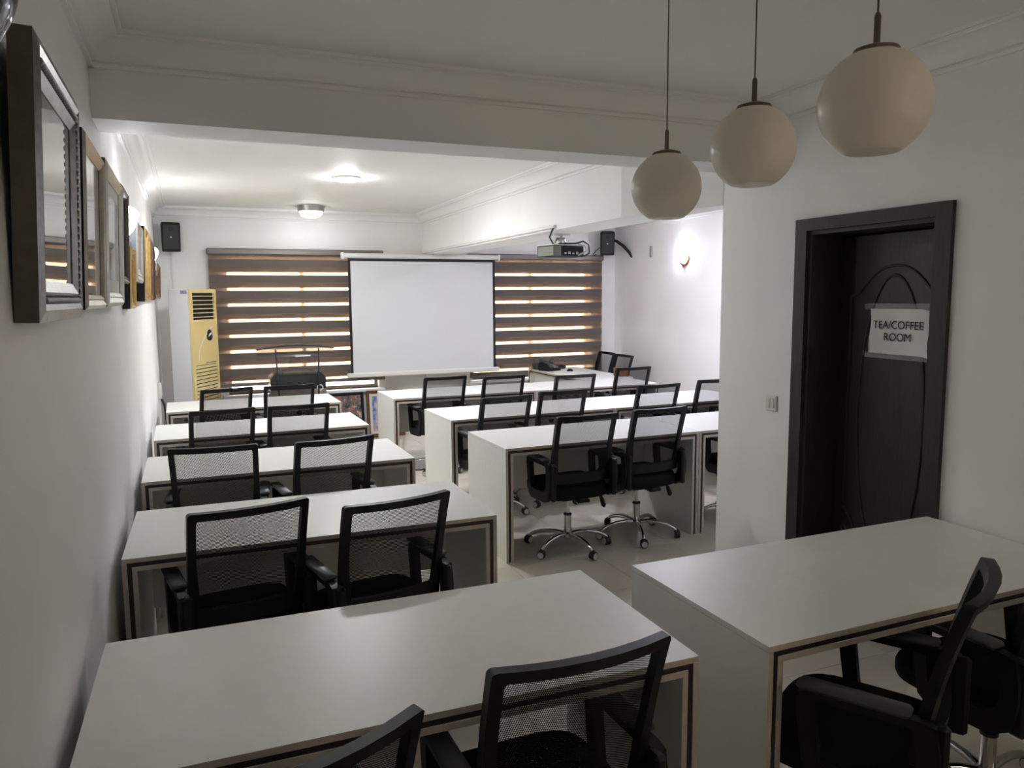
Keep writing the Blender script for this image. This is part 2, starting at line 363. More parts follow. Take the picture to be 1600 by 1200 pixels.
x0, x1, z0, z1 = W_FILL; t = 0.03
b = MB().box(x0, x1, YR-0.12, YR-0.08, z0, z0+t).box(x0, x1, YR-0.12, YR-0.08, z1-t, z1).box(x0, x0+t, YR-0.12, YR-0.08, z0+t, z1-t).box(x1-t, x1, YR-0.12, YR-0.08, z0+t, z1-t)
wo = struct('window_3', b, M_ALU)  # added window, out of view, lets fill light into the front room
part('pane', MB().box(x0+t, x1-t, YR-0.102, YR-0.098, z0+t, z1-t), M_FILLPANE, wo)

# ------------------------------------------------------------------ zebra blinds
def blind(name, label, x0, x1, ztop, zbot):
    t = thing(name, label, 'blind', ((x0+x1)/2, 9.34, zbot), group='striped roller blinds on the back wall'); h = (x1-x0)/2
    part('head_rail', MB().rbox(-h, h, -0.045, 0.055, ztop-zbot-0.072, ztop-zbot, 0.012), M_RAIL, t, 30)
    per = 0.1785; zb = 1.998 - zbot           # centre of the top bright line
    cache = {}
    def band(nm, m, z0, z1, y):
        z0, z1 = max(z0, 0.02), min(z1, ztop-zbot-0.03)
        if z1-z0 < 0.004: return
        k = (nm, round(z1-z0, 4))
        if k not in cache: cache[k] = MB().box(-h+0.015, h-0.015, -0.0006, 0.0006, 0, z1-z0).mesh(nm, m)
        link(nm, cache[k], t, (0, y, z0))
    for k in range(-3, 10):
        c = zb-per*k                           # bright line centre; front opaque below it, rear opaque above it
        band('opaque_band', M_OPAQUE, c-0.099, c-0.017, -0.012); band('sheer_band', M_SHEER, c-0.017, c+per-0.099, -0.012)
        band('opaque_band', M_OPAQUE, c+0.017, c+0.099, 0.016); band('sheer_band', M_SHEER, c+0.099, c+per+0.017, 0.016)
    part('bottom_bar', MB().rbox(-h+0.01, h-0.01, -0.02, 0.02, -0.0, 0.04, 0.008), M_RAIL, t, 30)
    return t
blind('zebra_blind', 'wide striped grey-brown window blind behind the lectern and air conditioner', 0.15, 2.156, 2.282, 0.70)
blind('zebra_blind', 'striped grey-brown window blind right of the projection screen, behind the projector', 3.25, 5.215, 2.262, 0.66)

# ------------------------------------------------------------------ projection screen
t = thing('projection_screen', 'white pull-down projection screen with black border on the back wall', 'screen', (2.62, 9.15, 0.78)); h = 0.90
part('case', MB().lathe([(0.0, -0.985), (0.035, -0.985), (0.035, 0.985), (0.0, 0.985)], 14, (0, 0.02, 1.425), axis='x'), M_WMETAL, t, 40)
for s in (-1, 1): part('end_cap', MB().rbox(s*0.985-0.015, s*0.985+0.015, -0.02, 0.06, 1.385, 1.465, 0.006), M_WMETAL, t)
part('fabric', MB().box(-0.95+0.02, 0.93, -0.001, 0.001, 0.03, 1.40), M_SCREEN, t)
b = MB().box(-0.93, 0.93, -0.0025, -0.0012, 1.365, 1.40).box(-0.93, -0.898, -0.0025, -0.0012, 0.03, 1.365).box(0.898, 0.93, -0.0025, -0.0012, 0.03, 1.365)
part('border', b, M_BLACK, t)
part('weight_bar', MB().rbox(-0.975, 0.975, -0.025, 0.025, -0.02, 0.035, 0.01), M_WMETAL, t, 30)
for s in (-1, 1): part('wall_bracket', MB().box(s*0.26-0.02, s*0.26+0.02, 0.03, 0.197 if s > 0 else 0.247, 1.41, 1.44), M_WMETAL, t)

# ------------------------------------------------------------------ desks
DW, DD, DH, DT = 1.49, 0.705, 0.75, 0.017
T3 = 3*DT
DESK = {
 'table_top': (MB().box(0, DW, 0, DD, DH-DT, DH, 0, 1).mesh('table_top', [M_LAM, M_EDGE]), (0, 0, 0)),
 'top_inlay': (MB().box(DT, DW-DT, 0.004, DD-0.004, DH-2*DT, DH-DT-0.0008).mesh('top_inlay', M_WENGE), (0, 0, 0)),
 'under_top': (MB().box(2*DT, DW-2*DT, 0.0, DD, DH-T3, DH-2*DT-0.0004, 0, 1).mesh('under_top', [M_LAM, M_EDGE]), (0, 0, 0)),
}
sp = MB().box(0, DT, 0.0005, DD-0.0005, 0, DH-DT-0.0016, 0, 1).mesh('side_panel', [M_LAM, M_EDGE])
si = MB().box(0, DT, 0.004, DD-0.004, 0, DH-2*DT).mesh('side_inlay', M_WENGE)
il = MB().box(0, DT, 0, DD, 0, DH-T3, 0, 1).mesh('inner_panel', [M_LAM, M_EDGE])
mp_ = MB().box(T3, DW-T3, DD-0.075, DD-0.058, 0.31, DH-T3).mesh('modesty_panel', M_LAM)
gr_ = MB().lathe([(0.0, -0.004), (0.028, -0.004), (0.028, 0.0), (0.0, 0.0)], 16, axis='y').mesh('grommet', M_RUBBER)
def desk(label, x, y, rz, group='white desks in the training room'):
    t = thing('desk', label, 'desk', (x, y, 0), math.radians(rz), group)
    for n, (me, l) in DESK.items(): link(n, me, t, l)
    for s in (0, 1):
        link('side_panel', sp, t, (s*(DW-DT), 0, 0)); link('side_inlay', si, t, (DT if s == 0 else DW-2*DT, 0, 0)); link('inner_panel', il, t, (2*DT if s == 0 else DW-T3, 0, 0))
    link('modesty_panel', mp_, t); link('grommet', gr_, t, (DW-0.30, DD-0.0752, 0.58))
    return t
desk('white desk in the near left foreground, closest to the viewer', -0.288, 1.632, -0.7)
desk('white desk of the left row, second from the viewer, along the picture wall', -0.300, 3.095, -0.8)
desk('white desk of the left row, third from the viewer', -0.308, 4.399, 0.3)
desk('white desk of the left row, fourth from the viewer, second from the lectern', -0.305, 5.697, 1.1)
desk('white desk of the left row nearest the lectern and air conditioner', -0.272, 7.098, 0.9)
desk('white desk of the right block in front, its whole left side panel in view', 1.778, 4.425, 0.7)
desk('white desk of the right block in front, partly hidden by the door wall corner', 3.274, 4.443, 0.7)
desk('white desk in the middle row of the right block, beside the aisle', 1.812, 5.652, 1.2)
desk('white desk in the middle row of the right block, right of the seam', 3.308, 5.683, 1.2)
desk('white desk in the far row of the right block, under the projection screen', 1.708, 7.112, -0.1)
desk('white desk in the far row of the right block, joining the telephone desk', 3.206, 7.110, 0.2)
desk('white desk against the door wall in the near right foreground', 1.408, 1.580, 0.5)
# far desk turned sideways along the right wall: its chair side faces the right wall
t = desk('white desk turned sideways in the far right corner with a telephone on it', 4.785, 7.825, 90)

# ------------------------------------------------------------------ office chairs
def back_y(x, z):
    v = (z-0.50)/0.46
    return -0.195-0.052*v-0.055*v*v+0.034*(x/0.215)**2
def half_w(z): return 0.213+0.004*(z-0.5)/0.46
def rect_loop(z0, z1, inset, r, n=6, c=4):
    pts = []
    def P(x, z): return (x, z)
    corners = [(-1, z0, PI, 1.5*PI), (1, z0, 1.5*PI, 2*PI), (1, z1, 0, 0.5*PI), (-1, z1, 0.5*PI, PI)]
    arcs = []
    for sx, z, a0, a1 in corners:
        hw = half_w(z)-inset; cx = sx*(hw-r); cz = z+r if z == z0 else z-r
        arcs.append([(cx+r*math.cos(a0+(a1-a0)*k/c), cz+r*math.sin(a0+(a1-a0)*k/c)) for k in range(c+1)])
    for i in range(4):
        pts += arcs[i]; a = arcs[i][-1]; bb = arcs[(i+1) % 4][0]
        for k in range(1, n): pts.append((a[0]+(bb[0]-a[0])*k/n, a[1]+(bb[1]-a[1])*k/n))
    return pts
def chair_meshes():
    m = {}
    outer = rect_loop(0.505, 0.96, 0.0, 0.013); inner = rect_loop(0.570, 0.930, 0.028, 0.008)
    # widen the lower half of the uprights
    inner = [(x*(1-0.07*max(0, (0.75-z)/0.2)) if abs(x) > 0.1 else x, z) for x, z in inner]
    fo = [(x, back_y(x, z)+0.010, z) for x, z in outer]; fi = [(x, back_y(x, z)+0.010, z) for x, z in inner]
    m['back_frame'] = MB().loop_solid(fo, fi, (0, -0.030, 0)).mesh('back_frame', M_PLASTIC, 35)
    b = MB(); nx, nz = 12, 10; vs_ = []
    for j in range(nz+1):
        for i in range(nx+1):
            z = 0.555+(0.94-0.555)*j/nz; x = (-1+2*i/nx)*(half_w(z)-0.024); vs_.append((x, back_y(x, z)+0.006, z))
    b.add(vs_, [(j*(nx+1)+i, j*(nx+1)+i+1, (j+1)*(nx+1)+i+1, (j+1)*(nx+1)+i) for j in range(nz) for i in range(nx)])
    m['mesh_panel'] = b.mesh('mesh_panel', M_MESH, 60)
    # seat cushion: rounded plan, waterfall front
    b = MB(); N = 32; lay = [(0.86, 0.385), (0.97, 0.395), (1.0, 0.425), (1.0, 0.460), (0.965, 0.480), (0.86, 0.490), (0.5, 0.494)]
    vs_ = []
    for s, z in lay:
        for k in range(N):
            a = 2*PI*k/N; c_, s_ = math.cos(a), math.sin(a); e = 0.45
            x = 0.232*s*math.copysign(abs(c_)**e, c_); y = 0.02+0.228*s*math.copysign(abs(s_)**e, s_)
            vs_.append((x, y, z-(0.022*max(0, (y-0.12)/0.13)**2 if z > 0.42 else 0)))
    fs = [(i*N+k, i*N+(k+1) % N, (i+1)*N+(k+1) % N, (i+1)*N+k) for i in range(len(lay)-1) for k in range(N)]
    fs += [tuple(range(N))[::-1], tuple((len(lay)-1)*N+k for k in range(N))]
    m['seat'] = b.add(vs_, fs).mesh('seat', M_FABRIC, 50)
    # loop arm in the y-z plane
    out = [(-0.235, 0.560), (-0.222, 0.642), (-0.19, 0.650), (0.085, 0.650), (0.112, 0.640), (0.118, 0.60), (0.098, 0.46), (0.085, 0.40), (0.05, 0.375), (-0.16, 0.385), (-0.215, 0.42), (-0.235, 0.50)]
    inn = [(-0.180, 0.560), (-0.175, 0.615), (-0.165, 0.625), (0.055, 0.625), (0.066, 0.618), (0.068, 0.59), (0.055, 0.48), (0.05, 0.452), (0.03, 0.445), (-0.13, 0.45), (-0.165, 0.465), (-0.178, 0.50)]
    m['armrest'] = MB().loop_solid([(-0.016, y, z) for y, z in out], [(-0.016, y, z) for y, z in inn], (0.032, 0, 0)).mesh('armrest', M_PLASTIC, 40)
    m['arm_pad'] = MB().rbox(-0.030, 0.030, -0.165, 0.115, 0.650, 0.672, 0.009).mesh('arm_pad', M_PAD, 60)
    m['arm_bracket'] = MB().rbox(-0.014, 0.014, -0.10, 0.05, 0.378, 0.402, 0.004).mesh('arm_bracket', M_PLASTIC)
    m['tilt_mechanism'] = MB().rbox(-0.09, 0.09, -0.10, 0.11, 0.355, 0.396, 0.01).rbox(-0.045, 0.045, -0.235, -0.10, 0.372, 0.396, 0.006).mesh('tilt_mechanism', M_PLASTIC)
    m['back_bracket'] = MB().rbox(-0.017, 0.017, -0.250, -0.195, 0.405, 0.645, 0.010).mesh('back_bracket', M_PLASTIC)
    m['lever'] = MB().tube([(0.08, -0.03, 0.375), (0.20, -0.05, 0.372), (0.225, -0.055, 0.36)], 0.006, 6).tube([(0.222, -0.055, 0.362), (0.232, -0.06, 0.33), (0.245, -0.065, 0.29), (0.247, -0.066, 0.275)], [0.008, 0.014, 0.018, 0.008], 8).mesh('lever', M_PLASTIC, 50)
    m['gas_column'] = MB().lathe([(0.0, 0.10), (0.0135, 0.10), (0.0135, 0.36), (0, 0.36)], 14).mesh('gas_column', M_CHROME, 40)
    m['column_sleeve'] = MB().lathe([(0.0, 0.075), (0.025, 0.075), (0.025, 0.235), (0, 0.235)], 16).mesh('column_sleeve', M_CHROME, 40)
    m['collar'] = MB().lathe([(0.014, 0.234), (0.0285, 0.234), (0.0285, 0.246), (0.014, 0.25)], 16).mesh('collar', M_RUBBER, 40)
    m['star_base'] = MB().lathe([(0.0, 0.062), (0.018, 0.062), (0.036, 0.078), (0.038, 0.108), (0.028, 0.118), (0, 0.118)], 16).mesh('star_base', M_CHROME, 40)
    m['base_leg'] = MB().tube([(0.02, 0, 0.100), (0.09, 0, 0.110), (0.16, 0, 0.106), (0.22, 0, 0.092), (0.262, 0, 0.073), (0.288, 0, 0.052)], [0.017, 0.0155, 0.014, 0.013, 0.012, 0.010], 8).mesh('base_leg', M_CHROME, 60)
    b = MB().lathe([(0.0, -0.022), (0.020, -0.022), (0.026, -0.019), (0.028, -0.012), (0.028, 0.012), (0.026, 0.019), (0.020, 0.022), (0.0, 0.022)], 16, (0.0, 0, 0.0285), axis='y')
    for s in (-1, 1): b.lathe([(0.0178, s*0.0222), (0.0195, s*0.0234), (0.0213, s*0.0218)], 16, (0, 0, 0.0285), 1, axis='y')
    b.lathe([(0.030, -0.014), (0.032, -0.012), (0.032, 0.012), (0.030, 0.014)], 10, (0, 0, 0.0285), 0, a0=0.35, a1=PI*0.85, axis='y').lathe([(0, 0.045), (0.008, 0.045), (0.008, 0.066), (0, 0.066)], 8)
    m['caster'] = b.mesh('caster', [M_RUBBER, M_RING], 40)
    return m
CH = chair_meshes()
CG = 'black mesh-back office chairs'
def chair(label, x, y, rz, base_rot=0.0):
    t = thing('office_chair', label, 'office chair', (x, y, 0), math.radians(rz), CG)
    for n in ('back_frame', 'mesh_panel', 'seat', 'tilt_mechanism', 'lever', 'gas_column', 'column_sleeve', 'collar'): link(n, CH[n], t)
    for s in (-1, 1):
        a = link('armrest', CH['armrest'], t, (s*0.236, 0, 0)); link('arm_pad', CH['arm_pad'], a)
        link('arm_bracket', CH['arm_bracket'], t, (s*0.205, 0, 0)); link('back_bracket', CH['back_bracket'], t, (s*0.222, 0, 0))
    sb = link('star_base', CH['star_base'], t, None, (0, 0, base_rot))
    for k in range(5):
        a = 2*PI*k/5; link('base_leg', CH['base_leg'], sb, None, (0, 0, a))
        link('caster', CH['caster'], sb, (0.288*math.cos(a), 0.288*math.sin(a), 0), (0, 0, a+PI/2+random.uniform(-0.9, 0.9)))
    return t
def chair_at(label, tx, ty, rz, base_rot=None):
    """place by the middle of the top edge of its back"""
    a = math.radians(rz); off = 0.302
    chair(label, tx-math.sin(a)*off, ty+math.cos(a)*off, rz, random.uniform(0, 1.2) if base_rot is None else base_rot)
chair_at("black mesh office chair at the nearest left desk, cut by the bottom picture edge", 0.157, 1.204, 20.0)
chair_at("black mesh office chair at the right end of the nearest left desk", 0.73, 1.35, 1.3)
chair_at('black mesh office chair at the second left desk, the one beside the wall', 0.155, 2.86, 10.0)
chair_at('black mesh office chair at the second left desk, the one beside the aisle', 0.68, 2.74, 11.0)
chair_at('black mesh office chair at the third left desk, the one beside the wall', 0.05, 4.13, -5.0)
chair_at('black mesh office chair at the third left desk, the one beside the aisle', 0.67, 4.09, 9.0)
chair_at('black mesh office chair at the fourth left desk, the one beside the wall', 0.145, 5.52, 8.0)
chair_at('black mesh office chair at the fourth left desk, the one beside the aisle', 0.655, 5.54, 5.0)
chair_at('black mesh office chair at the desk nearest the lectern, in front of the air conditioner', 0.225, 6.83, 14.0)
chair_at('black mesh office chair at the desk nearest the lectern, right before the lectern', 0.735, 6.86, 4.0)
chair_at("mesh chair with visible chrome base at the right block's front desk, left of two", 2.28, 4.24, 1.0, 1.08)
chair_at("mesh chair with visible chrome base at the right block's front desk, right of two", 2.87, 4.30, 3.0, 0.53)
chair('black mesh office chair mostly hidden behind the corner of the door wall', 3.80, 4.65, 0, 0.2)
chair_at('black mesh office chair at the middle right row, first from the aisle', 2.165, 5.31, 6.0)
chair_at('black mesh office chair at the middle right row, second from the aisle', 2.71, 5.45, 3.0)
chair_at('black mesh office chair at the middle right row, third from the aisle', 3.635, 5.48, 3.0)
chair_at('black mesh office chair at the middle right row, cut off by the door wall edge', 4.335, 5.60, 2.0)
chair_at('black mesh office chair at the far right row, first from the aisle, under the screen', 2.18, 6.91, 4.0)
chair_at('black mesh office chair at the far right row, second from the aisle', 2.71, 6.73, 2.0)
chair_at('black mesh office chair at the far right row, third from the aisle', 3.37, 6.52, 0.0)
chair_at('black mesh office chair at the far right row, last one before the right wall', 4.27, 6.93, 3.0)
chair_at("black mesh chair facing left in the far right corner, nearer the window", 5.13, 9.0, 87)
chair_at("black mesh chair facing left in the far right corner, farther from the window", 5.09, 8.48, 89)
chair('black office chair seen edge-on at the near right desk, turned to the left', 1.735, 1.56, 31, 0.5)
chair('black office chair at the near right desk, cut by the right picture edge', 2.40, 1.63, 2, 0.1)

# ------------------------------------------------------------------ door
fr = MB(); w_ = 0.078
fr.box(XD-0.022, XD, DY0-w_, DY0, 0, DZ+0.06).box(XD-0.022, XD, DY1, DY1+w_, 0, DZ+0.06).box(XD-0.022, XD, DY0, DY1, DZ, DZ+0.06)
fr.box(XD, XD+WT, DY0, DY0+0.02, 0, DZ).box(XD, XD+WT, DY1-0.02, DY1, 0, DZ).box(XD, XD+WT, DY0+0.02, DY1-0.02, DZ-0.02, DZ)
struct('trim_30', fr, M_DFRAME)
leaf_w = DY1-DY0-0.05
dm = MB().rbox(0, 0.04, 0, leaf_w, 0.008, DZ-0.03, 0.003)
door = struct('door_1', dm, M_DOOR); door.location = (XD+0.17, DY0+0.024, 0); door.rotation_euler = (0, 0, -math.radians(3.0))
def mould(pts, r=0.0075, sub=5):
    out = []                                # smooth the polyline (Catmull-Rom)
    for i in range(len(pts)-1):
        p0, p1, p2, p3 = pts[max(i-1, 0)], pts[i], pts[i+1], pts[min(i+2, len(pts)-1)]
        for k in range(sub):
            u = k/sub; out.append(tuple(0.5*(2*p1[j]+(p2[j]-p0[j])*u+(2*p0[j]-5*p1[j]+4*p2[j]-p3[j])*u*u+(3*p1[j]-p0[j]-3*p2[j]+p3[j])*u**3) for j in (0, 1)))
    out.append(pts[-1])
    return MB().tube([(0.0005, y, z) for y, z in out], r, 8)
cyl = leaf_w/2
oval = [(cyl+0.20*math.cos(2*PI*k/48), 1.10+0.70*math.sin(2*PI*k/48)) for k in range(49)]
part('oval_moulding', mould(oval, sub=1), M_DOOR, door, 60)
arch = [(0.07, 0.62), (0.07, 1.10), (0.07, 1.60), (0.072, 1.69), (0.12, 1.715), (0.18, 1.775), (0.25, 1.825), (cyl, 1.845), (leaf_w-0.25, 1.825), (leaf_w-0.18, 1.775), (leaf_w-0.12, 1.715), (leaf_w-0.072, 1.69), (leaf_w-0.07, 1.60), (leaf_w-0.07, 1.10), (leaf_w-0.07, 0.62)]
part('arch_moulding', mould(arch), M_DOOR, door, 60)
low = [(0.07, 0.60), (0.12, 0.55), (0.17, 0.46), (0.24, 0.37), (cyl, 0.345), (leaf_w-0.24, 0.37), (leaf_w-0.17, 0.46), (leaf_w-0.12, 0.55), (leaf_w-0.07, 0.60)]
part('bottom_moulding', mould(low), M_DOOR, door, 60)
pan = [(0.07, 0.12), (0.07, 0.50), (0.13, 0.40), (0.21, 0.29), (cyl, 0.26), (leaf_w-0.21, 0.29), (leaf_w-0.13, 0.40), (leaf_w-0.07, 0.50), (leaf_w-0.07, 0.12), (0.07, 0.12)]
part('lower_panel_moulding', mould(pan), M_DOOR, door, 60)
# paper sign taped to the leaf
sg = thing('paper_sign', 'white paper sign reading TEA/COFFEE ROOM taped on the brown door', 'sign', (XD+0.166, DY0+0.315, 1.53), 0, rot=(0, 0, -math.radians(3.0)))
b = MB(); n = 10; hw, hh = 0.172, 0.108; vs_ = []
for j in range(7):
    for i in range(n+1):
        y = -hw+2*hw*i/n; z = -hh+2*hh*j/6; vs_.append((-0.003-0.0025*math.sin(i*1.3+j*0.9)-0.002*(abs(z)/hh)**2, y+0.003*math.sin(j*1.1)*(1 if i in (0, n) else 0), z-0.006*(1 if i == 0 else 0)))
b.add(vs_, [(j*(n+1)+i, j*(n+1)+i+1, (j+1)*(n+1)+i+1, (j+1)*(n+1)+i) for j in range(6) for i in range(n)])
part('paper', b, M_PAPER, sg, 60)
for tx, sz, zz in (('TEA/COFFEE', 0.054, 0.030), ('ROOM', 0.054, -0.028)):
    me = text_mesh(tx, sz); me.materials.clear(); me.materials.append(M_INK)
    link('lettering', me, sg, (-0.0085, 0, zz), (PI/2, 0, -PI/2))
for zz in (0.118, -0.116): part('tape', MB().box(-0.0012, -0.0004, -0.17, 0.215, zz-0.016, zz+0.016), M_TAPE, sg)
# light switch
sw = thing('light_switch', 'ivory double light switch on the wall left of the door', 'switch', (XD, 3.304, 1.118))
part('plate', MB().rbox(-0.010, 0.0, -0.043, 0.043, -0.043, 0.043, 0.004), M_SWITCH, sw)
for y in (-0.014, 0.014): part('rocker', MB().rbox(-0.015, -0.008, y-0.0125, y+0.0125, -0.026, 0.026, 0.003), M_SWITCH, sw)

# ------------------------------------------------------------------ pendant lamps
def pendant(label, x, y, z):
    R = 0.115
    t = thing('pendant_lamp', label, 'pendant lamp', (x, y, z), group='unlit globe pendants')
    pr = [(R*math.sin(a), R*math.cos(a)) for a in [0.42+(2.60-0.42)*k/20 for k in range(21)]]
    pr += [(pr[-1][0]-0.004, pr[-1][1]-0.002), (pr[-1][0]*0.5, pr[-1][1]-0.001), (0.0, pr[-1][1]-0.001)]
    part('globe', MB().lathe(pr, 40, cap=False), M_OPAL, t, 50)
    zc = R*math.cos(0.42)
    part('cap', MB().lathe([(0.0, zc+0.018), (0.02, zc+0.016), (0.045, zc+0.008), (R*math.sin(0.42)+0.003, zc-0.004), (R*math.sin(0.42)-0.002, zc-0.008), (0, zc-0.008)], 28), M_BRASS, t, 50)
    part('stem', MB().lathe([(0, zc+0.014), (0.007, zc+0.014), (0.007, zc+0.075), (0.004, zc+0.082), (0, zc+0.082)], 10), M_BRASS, t, 40)
    part('cable', MB().tube([(0, 0, zc+0.08), (0, 0, ZC-z-0.02)], 0.0022, 6), M_BRASS, t)
    part('ceiling_rose', MB().lathe([(0, ZC-z-0.028), (0.045, ZC-z-0.024), (0.055, ZC-z-0.001), (0, ZC-z-0.001)], 20), M_BRASS, t, 40)
pendant('globe pendant lamp farthest from the viewer, smallest of the three in view', 1.470, 2.205, 2.067)
pendant('globe pendant lamp in the middle of the row of three', 1.449, 1.752, 2.113)
pendant('globe pendant lamp nearest the viewer, largest of the three in view', 1.365, 1.266, 2.113)

# ------------------------------------------------------------------ ceiling lamps
t = thing('ceiling_lamp', 'lit round ceiling lamp with steel ring and glass dome near the blinds', 'ceiling lamp', (1.25, 8.86, ZC))
part('ring', MB().lathe([(0, -0.002), (0.150, -0.002), (0.140, -0.062), (0.128, -0.064), (0.125, -0.058), (0, -0.055)], 36), M_STEEL, t, 40)
part('glass_dome', MB().lathe([(0.127, -0.0645), (0.120, -0.085), (0.100, -0.108), (0.07, -0.123), (0.035, -0.131), (0.0, -0.133)], 32, cap=False), M_LAMPON, t, 60)
t = thing('recessed_ceiling_light', 'lit flat white ceiling light in the middle of the back room', 'ceiling lamp', (1.25, 6.68, ZC))
part('ring', MB().lathe([(0.098, -0.001), (0.118, -0.001), (0.116, -0.012), (0.100, -0.020), (0.098, -0.02)], 36, cap=False), M_WMETAL, t, 40)
part('glass_disc', MB().lathe([(0.1, -0.012), (0.098, -0.024), (0.08, -0.03), (0.04, -0.033), (0, -0.034)], 32, cap=False), M_DISCON, t, 60)

t = thing('recessed_ceiling_light', 'added ceiling light out of view, on the right side beyond the long beam', 'ceiling lamp', (4.25, 6.30, ZC))  # unseen lamp, added to brighten the right wall
part('ring', MB().lathe([(0.098, -0.001), (0.118, -0.001), (0.116, -0.012), (0.100, -0.020), (0.098, -0.02)], 36, cap=False), M_WMETAL, t, 40)
part('glass_disc', MB().lathe([(0.1, -0.012), (0.098, -0.024), (0.08, -0.03), (0.04, -0.033), (0, -0.034)], 32, cap=False), M_FILLDISC, t, 60)

# ------------------------------------------------------------------ wall sconces (half-round glass cups opening upward)
def sconce(label, x, y, z, rz, glass, lit=True):
    t = thing('wall_sconce', label, 'wall lamp', (x, y, z), rz, 'half-round glass wall sconces')
    pr = [(0.014, -0.088), (0.036, -0.070), (0.058, -0.042), (0.076, -0.010), (0.087, 0.022), (0.090, 0.044), (0.085, 0.060), (0.072, 0.072), (0.055, 0.079)]
    pin = [(r-0.004, zz+0.003) for r, zz in pr[::-1]]
    part('shade', MB().lathe(pr+pin, 20, (0.004, 0, 0), a0=-PI/2, a1=PI/2), glass, t, 60)
    part('back_plate', MB().lathe([(0, 0.0), (0.097, 0.0), (0.095, 0.010), (0.086, 0.014), (0, 0.010)], 28, (0, 0, -0.018), axis='x'), M_COPPER, t, 40)
    part('base_cup', MB().lathe([(0.0, -0.128), (0.012, -0.124), (0.022, -0.105), (0.027, -0.084), (0.0, -0.084)], 14, (0.012, 0, 0), a0=-PI/2, a1=PI/2), M_COPPER, t, 50)
    part('bulb', MB().lathe([(0, -0.05), (0.011, -0.05), (0.011, -0.02), (0.02, 0.005), (0.016, 0.028), (0, 0.036)], 14, (0.036, 0, 0)), M_BULB if lit else M_OPAL, t, 60)
sconce('lit half-round glass sconce on the picture wall, the larger in view', wx(4.55), 4.55, 2.115, 0, M_SCON)
sconce('lit half-round glass sconce on the picture wall near the far corner', wx(7.40), 7.40, 2.085, 0, M_SCON)
sconce('lit half-round glass sconce on the far right wall', XR, 7.75, 2.17, PI, M_SCONB)
sconce('unlit glass sconce at the top left corner of the picture', wx(1.44), 1.44, 2.15, 0, M_SHADEOFF, False)

# ------------------------------------------------------------------ pictures on the left wall
G_PIC = 'framed pictures on the left wall'
def picture(label, y0, y1, z0, z1, fm, sidem, fw, dep, prm, matw=0.0, tilt=2.6, name='framed_picture', group=G_PIC, loc=None, rot=None, lip=0.008):
    w, h = y1-y0, z1-z0
    t = thing(name, label, 'picture', loc or (wx((y0+y1)/2)+0.002, (y0+y1)/2, z0), 0, group, rot or (math.radians(tilt), 0, PI/2+0.0068))
    def rect(i): return [(-w/2+i, i), (w/2-i, i), (w/2-i, h-i), (-w/2+i, h-i)]
    # moulding with a raised outer lip and a slope down to the glass
    b = MB(); loops = [(0.0, 0.0), (0.0, -dep), (fw*0.28, -dep-lip), (fw*0.62, -dep+0.002), (fw*0.72, -dep-lip*0.4), (fw, -dep+0.007), (fw, -dep+0.012)]
    vs_ = []
    for i, y in loops: vs_ += [(x, y, z) for x, z in rect(i)]
    fs = []; ms = []
    for k in range(len(loops)-1):
        for i in range(4): fs.append((k*4+i, k*4+(i+1) % 4, (k+1)*4+(i+1) % 4, (k+1)*4+i)); ms.append(1 if k == 0 else 0)
    b.add(vs_, fs); b.m = ms
    part('frame', b, [fm, sidem], t)
    part('backing', MB().box(-w/2+0.004, w/2-0.004, -0.008, -0.0005, 0.004, h-0.004), M_BLACK, t)
    if matw > 0: part('mat_board', MB().box(-w/2+fw*0.9, w/2-fw*0.9, -dep+0.010, -0.008, fw*0.9, h-fw*0.9), M_MATB, t)
    i = fw*0.9+matw
    part('print', MB().box(-w/2+i, w/2-i, -dep+0.009, -dep+0.012 if matw > 0 else -0.008, i, h-i), prm, t)
    return t
GREY = print_mat('print_grey_teal', [(0.05, 0.055, 0.055), (0.16, 0.18, 0.18), (0.30, 0.33, 0.33)], 5, 0.03)
P2 = print_mat('print_silver_group', [(0.10, 0.10, 0.12), (0.28, 0.28, 0.30), (0.45, 0.45, 0.46)], 12, 0.08, True)
P3 = print_mat('print_purple_figures', [(0.035, 0.035, 0.05), (0.10, 0.085, 0.12), (0.28, 0.24, 0.28)], 14, 0.08, True)
P4 = print_mat('print_dark', [(0.02, 0.022, 0.035), (0.05, 0.05, 0.07), (0.12, 0.11, 0.11)], 12, 0.08)
P5 = print_mat('print_warm', [(0.12, 0.08, 0.04), (0.4, 0.3, 0.18), (0.6, 0.55, 0.48)], 12, 0.1)
f1 = picture('large ornate silver framed picture under reflecting glass, nearest on the left wall', 1.72, 2.34, 1.668, 2.222, M_SILVER, M_BRONZE, 0.085, 0.042, GREY)
bead = MB().lathe([(0.0, -0.011), (0.006, -0.008), (0.0085, 0.0), (0.006, 0.008), (0.0, 0.011)], 8).mesh('bead', M_SILVER, 60)
w, h = 0.62, 0.554
for k in range(24):
    for s in (-1, 1): link('bead', bead, f1, (s*(w/2-0.045), -0.042 if s > 0 else -0.036, 0.045+(h-0.09)*k/23), (0.5, 0.6, 0))
for k in range(1, 26):
    for z in (0.045, h-0.045): link('bead', bead, f1, (-w/2+0.045+(w-0.09)*k/26, -0.042, z), (0.5, PI/2+0.5, 0))
picture('champagne framed group photograph with navy sides, next to the ornate silver frame', 2.45, 3.00, 1.685, 2.185, M_CHAMP, M_NAVY, 0.042, 0.042, P2)
picture('wide pale silver framed picture with cream mat and purple print', 3.09, 3.80, 1.688, 2.21, M_PALE, M_BRONZE, 0.052, 0.042, P3, 0.055)
picture('dark framed picture before the larger lit sconce', 3.94, 4.32, 1.79, 2.235, M_BRONZE, M_NAVY, 0.035, 0.036, P4)
picture('narrow gold framed picture with navy sides under the larger lit sconce', 4.36, 4.75, 1.665, 1.985, M_GOLD, M_NAVY, 0.03, 0.036, P5, 0.03)
